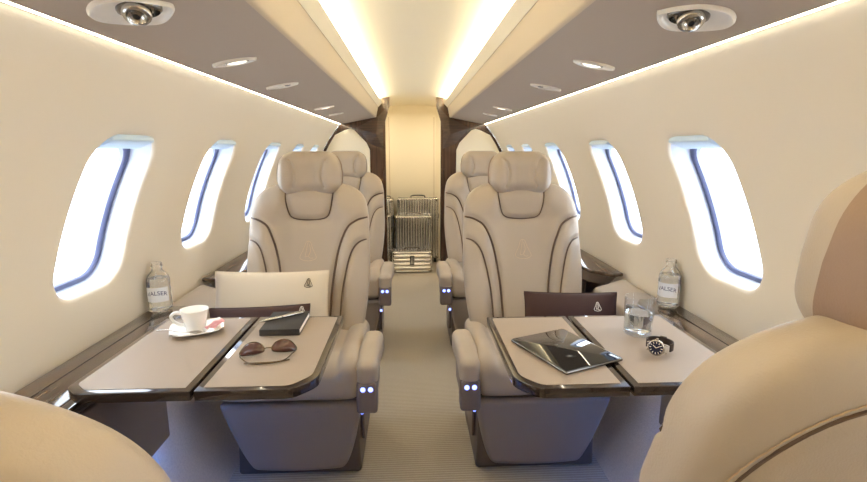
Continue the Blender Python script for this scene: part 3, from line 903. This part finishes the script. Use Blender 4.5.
# --- water bottles
def bottle(loc, rz, label, txt):
    t = thing('water_bottle', label, 'bottle', loc, (0, 0, rz), 'water bottles on the side ledges')
    meshobj('bottle_glass', *lathe([(0, .006), (.028, .004), (.030, 0), (.034, .001), (.0365, .005), (.0365, .098), (.0355, .110), (.030, .124), (.0215, .134), (.0165, .140), (.0150, .146), (.0150, .152), (.0175, .153), (.0178, .157), (.0162, .159), (.0162, .166), (.0130, .166), (.0125, .140), (.019, .131), (.027, .122), (.0325, .109), (.0335, .097), (.0335, .010), (.030, .0075), (0, .009)], 48), M['glass'], t)
    meshobj('water', *lathe([(0, .0092), (.0298, .0077), (.0333, .0102), (.0333, .097), (.0323, .108), (.030, .114), (0, .114)], 40), M['water'], t)
    r = .0369
    n = 24; R = []
    for z in (.036, .086):
        R.append([(r*math.sin(-1.05+2.1*i/n), -r*math.cos(-1.05+2.1*i/n), z) for i in range(n+1)])
    R2 = [[(p[0]*1.006, p[1]*1.006, p[2]) for p in q] for q in R]
    v1, f1 = rings(R2, cap=False, closed=False)
    la = meshobj('label', v1, f1, M['label'], t)
    v, f = text_vf(txt, .0200)
    W = []
    for x, y, z in v:
        a = x/r; W.append(((r*1.012)*math.sin(a), -(r*1.012)*math.cos(a), .064+y-6.0*x*x+.003))
    meshobj('lettering', W, f, M['ink'], la, False)
    v, f = text_vf('MINERAL WATER', .0042)
    meshobj('small_print', [((r*1.012)*math.sin(x/r), -(r*1.012)*math.cos(x/r), .049+y) for x, y, z in v], f, M['ink'], la, False) if False else None
    return t
bottle((-.884, 1.622, .6606), math.radians(14), 'small clear glass water bottle on the left walnut ledge', 'VALSER')
bottle((.884, 1.590, .6606), math.radians(-42), 'small clear glass water bottle on the right walnut ledge', 'VALSER')

# --- wristwatch
wt = thing('wristwatch', 'steel wristwatch with dark dial and closed dark strap on right table', 'watch', (.592, 1.100, GT+.0205), (0, 0, math.radians(-42)))
fm = Matrix.Translation((0, -.012, .0)) @ Matrix.Rotation(PI/2, 4, 'X') 
fm = Matrix.Translation((0, -.018, 0)) @ Matrix.Rotation(math.radians(-8), 4, 'X') @ Matrix.Rotation(PI/2, 4, 'X')
MB().add(lathe([(0, -.005), (.017, -.005), (.0195, -.002), (.0200, .002), (.0188, .0045), (.0170, .0052), (.0165, .0040), (0, .0040)], 48), fm).obj('watch_case', M['chrome'], wt)
dl = MB().add(lathe([(0, .0043), (.0162, .0043)], 40), fm).obj('dial', M['dial'], wt)
for k in range(12):
    a = 2*PI*k/12; MB().add(rbox((.0014, .0042, .0006), .0002, 1), fm @ Matrix.Rotation(a, 4, 'Z') @ Matrix.Translation((0, .0132, .0048))).obj('hour_marker', M['white_thread'], dl)
MB().add(rbox((.0016, .0095, .0006), .0002, 1), fm @ Matrix.Rotation(.9, 4, 'Z') @ Matrix.Translation((0, .0045, .0052))).obj('hour_hand', M['white_thread'], dl)
MB().add(rbox((.0012, .0130, .0006), .0002, 1), fm @ Matrix.Rotation(-1.0, 4, 'Z') @ Matrix.Translation((0, .0060, .0056))).obj('minute_hand', M['white_thread'], dl)
MB().add(lathe([(.0205, -.001), (.0235, -.001), (.0235, .001), (.0205, .001)], 12), fm).obj('crown_ring', M['steel'], wt) if False else None
MB().add(rbox((.005, .0045, .0045), .0015, 2), fm @ Matrix.Translation((0, .0215, 0))).obj('crown', M['chrome'], wt)
for sx_ in (-1, 1):
    for sz in (-1, 1): MB().add(rbox((.008, .0028, .0045), .001, 2), fm @ Matrix.Translation((sx_*.0195, sz*.0098, -.0022))).obj('lug', M['chrome'], wt)
R = []
for k in range(41):
    a = math.radians(-118+ (236)*k/40)
    x, y = .0300*math.sin(a)*1.02, .012+.030*math.cos(a)
    hw_ = .0095-.0015*(1-abs(k-20)/20)
    nx, ny = math.sin(a), math.cos(a)
    R.append([(x+nx*.0013, y+ny*.0013, -hw_), (x+nx*.0013, y+ny*.0013, hw_), (x-nx*.0013, y-ny*.0013, hw_), (x-nx*.0013, y-ny*.0013, -hw_)])
meshobj('strap', *rings(R), M['strap'], wt)
meshobj('buckle', *rbox((.016, .004, .020), .0015, 2, (1, 1, 1), None, (0, .044, 0)), M['steel'], wt)

# ================================================================== LUGGAGE
def suitcase(name, w_, d_, h_, loc, label, ribs='v', pitch_=.026, group='ribbed metal suitcases', upright=True):
    t = thing(name, label, 'suitcase', loc, (0, 0, 0), group)
    base = .045 if upright else .004
    hh = h_-base
    def df(x, y, z):
        zz = z-base
        if ribs == 'v':
            edge = min(1, max(0, (hh/2-abs(zz-hh/2))/.03))
            g = (abs(((x/pitch_) % 1)-.5)*2)**.8
            if abs(abs(y)-d_/2) < .004: y += math.copysign(.012, y)*(g-1)*edge
            g2 = (abs(((y/pitch_) % 1)-.5)*2)**.6
            if abs(abs(x)-w_/2) < .004 : x += math.copysign(.012, x)*(g2-1)*edge
        else:
            edge = min(1, max(0, (w_/2-abs(x))/.03))
            g = (abs(((zz/pitch_) % 1)-.5)*2)**.8
            if abs(abs(y)-d_/2) < .004: y += math.copysign(.012, y)*(g-1)*edge
            if abs(abs(x)-w_/2) < .004: x += math.copysign(.004, x)*(g-1)
        return (x, y, z)
    nx = int(w_/pitch_*8); nz = int(hh/pitch_*6) if ribs != 'v' else 8; ny = int(d_/pitch_*6)
    body = meshobj('shell', *rbox((w_, d_, hh), .022, 4, (nx if ribs == 'v' else 8, ny if ribs == 'v' else 4, nz), df, (0, 0, base+hh/2)), M['alu'], t)
    # closing frame all the way round
    O = round_poly([(-w_/2-.003, base-.003), (w_/2+.003, base-.003), (w_/2+.003, h_+.003), (-w_/2-.003, h_+.003)], .026, 5)
    I = round_poly([(-w_/2+.004, base+.004), (w_/2-.004, base+.004), (w_/2-.004, h_-.004), (-w_/2+.004, h_-.004)], .020, 5)
    v, f = rings([[(x, -.009, z) for x, z in O], [(x, .009, z) for x, z in O], [(x, .009, z) for x, z in I], [(x, -.009, z) for x, z in I], [(x, -.009, z) for x, z in O]], cap=False)
    meshobj('frame', v, f, M['chrome'], t)
    for sx_ in (-1, 1):
        for sy_ in (-1, 1):
            for z in (base+.018, h_-.018):
                meshobj('corner_guard', *rbox((.044, .044, .044), .021, 4, centre=(sx_*(w_/2-.0195), sy_*(d_/2-.0195), z)), M['chrome'], t)
    # top handle
    hp = smooth_line([Vector(p) for p in ((-.075, 0, h_), (-.070, 0, h_+.018), (-.045, 0, h_+.024), (0, 0, h_+.025), (.045, 0, h_+.024), (.070, 0, h_+.018), (.075, 0, h_))], 5)
    hd_ = meshobj('handle', *tube(hp, .007, 8), M['steel'], t)
    for x in (-.075, .075): meshobj('handle_mount', *rbox((.028, .026, .006), .002, 2, centre=(x, 0, h_+.003)), M['chrome'], hd_)
    if upright:
        for sx_ in (-1, 1):
            for sy_ in (-1, 1):
                wh = MB().add(lathe([(0, -.010), (.018, -.010), (.020, -.007), (.020, .007), (.018, .010), (0, .010)], 20), Matrix.Translation((sx_*(w_/2-.035), sy_*(d_/2-.035), .0205)) @ Matrix.Rotation(PI/2, 4, 'Y')).obj('wheel', M['black'], t)
                meshobj('wheel_fork', *rbox((.030, .034, .022), .006, 2, (1, 1, 1), None, (sx_*(w_/2-.035), sy_*(d_/2-.035), .040)), M['steel'], wh)
        for sx_ in (-1, 1):
            meshobj('side_latch', *rbox((.007, .036, .05), .0025, 2, (1, 1, 1), None, (sx_*(w_/2+.004), 0, base+hh*.7)), M['steel'], t)
    else:
        la = meshobj('latch', *rbox((.044, .010, .092), .003, 2, (1, 1, 1), None, (.0, -d_/2-.002, h_*.60)), M['black'], t)
        meshobj('latch_plate', *rbox((.026, .005, .070), .002, 2, (1, 1, 1), None, (.0, -d_/2-.0075, h_*.60)), M['alu'], la)
        for sx_ in (-1, 1):
            for sy_ in (-1, 1): MB().add(lathe([(0, 0), (.010, 0), (.012, .006), (0, .006)], 12), Matrix.Translation((sx_*(w_/2-.04), sy_*(d_/2-.04), 0))).obj('foot', M['black'], t)
    return t
GR = 'ribbed aluminium cases in the aft doorway'
suitcase('flight_case', .400, .20, .212, (-.018, 4.735, 0), 'low ribbed metal case with dark latch, at the front of the luggage', 'h', .040, GR, False)
suitcase('suitcase', .372, .20, .535, (-.001, 4.955, 0), 'medium ribbed metal suitcase standing right behind the low case', 'v', .027, GR)
suitcase('suitcase', .435, .13, .700, (.049, 5.125, 0), 'tallest full-width ribbed metal suitcase, at the back right of the luggage', 'v', .027, GR)
suitcase('suitcase', .22, .20, .560, (-.335, 4.83, 0), 'ribbed metal suitcase at the front of the left pair, half behind the seat', 'v', .027, GR)
suitcase('suitcase', .20, .20, .700, (-.312, 5.06, 0), 'taller ribbed metal suitcase at the back of the left pair, peeping over', 'v', .027, GR)

# ================================================================== OVERHEAD UNITS
KS = .063/.328
def psu_frame(s, X, Y):
    z = ZT+(XT-X)*KS
    # local: x = towards cabin centre line, y = aft, z = down out of the panel
    ang = math.atan(KS)
    ex = Vector((-s*math.cos(ang), 0, math.sin(ang))); ez = Vector((-s*math.sin(ang), 0, -math.cos(ang)))
    ey = ez.cross(ex)
    return Matrix(((ex.x, ey.x, ez.x, s*X), (ex.y, ey.y, ez.y, Y), (ex.z, ey.z, ez.z, z), (0, 0, 0, 1)))
def leaf(lx, ly, s):
    # eye outline: pointed towards the aisle end, rounded outboard
    P = [(lx*a, ly*b_*s) for a, b_ in ((1, .12), (.62, .68), (.12, 1), (-.45, .74), (-.93, .22), (-1, -.12), (-.85, -.5), (-.35, -.9), (.3, -.86), (.76, -.38))]
    if s < 0: P = P[::-1]
    return [(p.x, p.y) for p in smooth_line([Vector((a, b_, 0)) for a, b_ in P+[P[0]]], 4)[:-1]]
def unit(name, s, X, Y, lx, ly, label, cat, kind, group):
    t = thing(name, label, cat, (0, 0, 0), (0, 0, 0), group)
    t.matrix_world = psu_frame(s, X, Y)
    O = leaf(lx, ly, s)
    def sc(k, z, dx=0): return [(x*k+dx, y*k, z) for x, y in O]
    v, f = rings([sc(1.0, -.001), sc(1.0, .006), sc(.97, .009), sc(.93, .009), sc(.90, .006), sc(.80, .0025), sc(.3, .001), sc(.02, .001)], cap=False)
    meshobj('bezel', v, f, M['bezel'], t)
    if kind == 'gasper':
        c = lx*.22
        gm = Matrix.Translation((c, -s*.006, .004))
        gt = Matrix.Translation((c, -s*.006, -.012)) @ Matrix.Rotation(s*.52, 4, 'X')
        MB().add(lathe([(.037, -.004), (.036, .004), (.031, .008), (.030, -.006)], 36), gm).obj('socket', M['steel'], t)
        nz = MB().add(lathe([(.030, -.006), (.029, .010), (.026, .016), (.022, .018), (.0215, .022), (.0235, .024), (.0235, .036), (.021, .040), (.016, .041), (.013, .036), (.008, .034), (.006, .040), (.0, .041)], 40), gt).obj('nozzle', M['chrome'], t)
        MB().add(lathe([(.0, .0415), (.0055, .0412), (.0058, .0405)], 20), gt).obj('nozzle_core', M['black'], nz)
    elif kind == 'reading':
        MB().add(lathe([(0, .006), (.013, .006), (.017, .003), (.018, -.004)], 28), Matrix.Translation((lx*.1, 0, .004)) @ Matrix.Diagonal((1.6, .8, 1, 1))).obj('lamp_lens', M['lamp'], t)
        MB().add(lathe([(.018, -.005), (.0195, .004), (.021, .003), (.021, -.006)], 28), Matrix.Translation((lx*.1, 0, .004)) @ Matrix.Diagonal((1.6, .8, 1, 1))).obj('lamp_ring', M['chrome'], t)
    else:
        MB().add(lathe([(0, .005), (.010, .005), (.012, .003), (.0125, -.006)], 24), Matrix.Translation((-lx*.12, 0, .003))).obj('call_button', M['bezel'], t)
        MB().add(lathe([(0, .004), (.010, .004), (.012, .002), (.0125, -.006)], 24), Matrix.Translation((lx*.34, 0, .003))).obj('speaker_hole', M['black'], t)
    return t
M['lamp'] = emit('reading lamp lens', (255, 246, 230), 1.6)
where = {-1: 'left', 1: 'right'}
for s in (-1, 1):
    n = where[s]
    unit('air_nozzle', s, .512, .938, .068, .078, 'large round chrome air nozzle in cream bezel, %s ceiling panel' % n, 'air vent', 'gasper', 'overhead air nozzles')
    unit('reading_light', s, .512, 1.438, .062, .030, 'oval reading light next behind the air nozzle, %s ceiling panel' % n, 'light', 'reading', 'overhead reading lights')
    unit('call_panel', s, .512, 1.945, .062, .034, 'small cream overhead panel with dark hole, %s ceiling panel' % n, 'panel', 'call', 'overhead call panels')
    unit('reading_light', s, .520, 2.90, .058, .026, 'narrow far reading light over the %s rear seat' % n, 'light', 'reading', 'overhead reading lights')
    unit('call_panel', s, .525, 3.38, .050, .030, 'farthest small cream overhead panel, %s side near the bulkhead' % n, 'panel', 'call', 'overhead call panels')
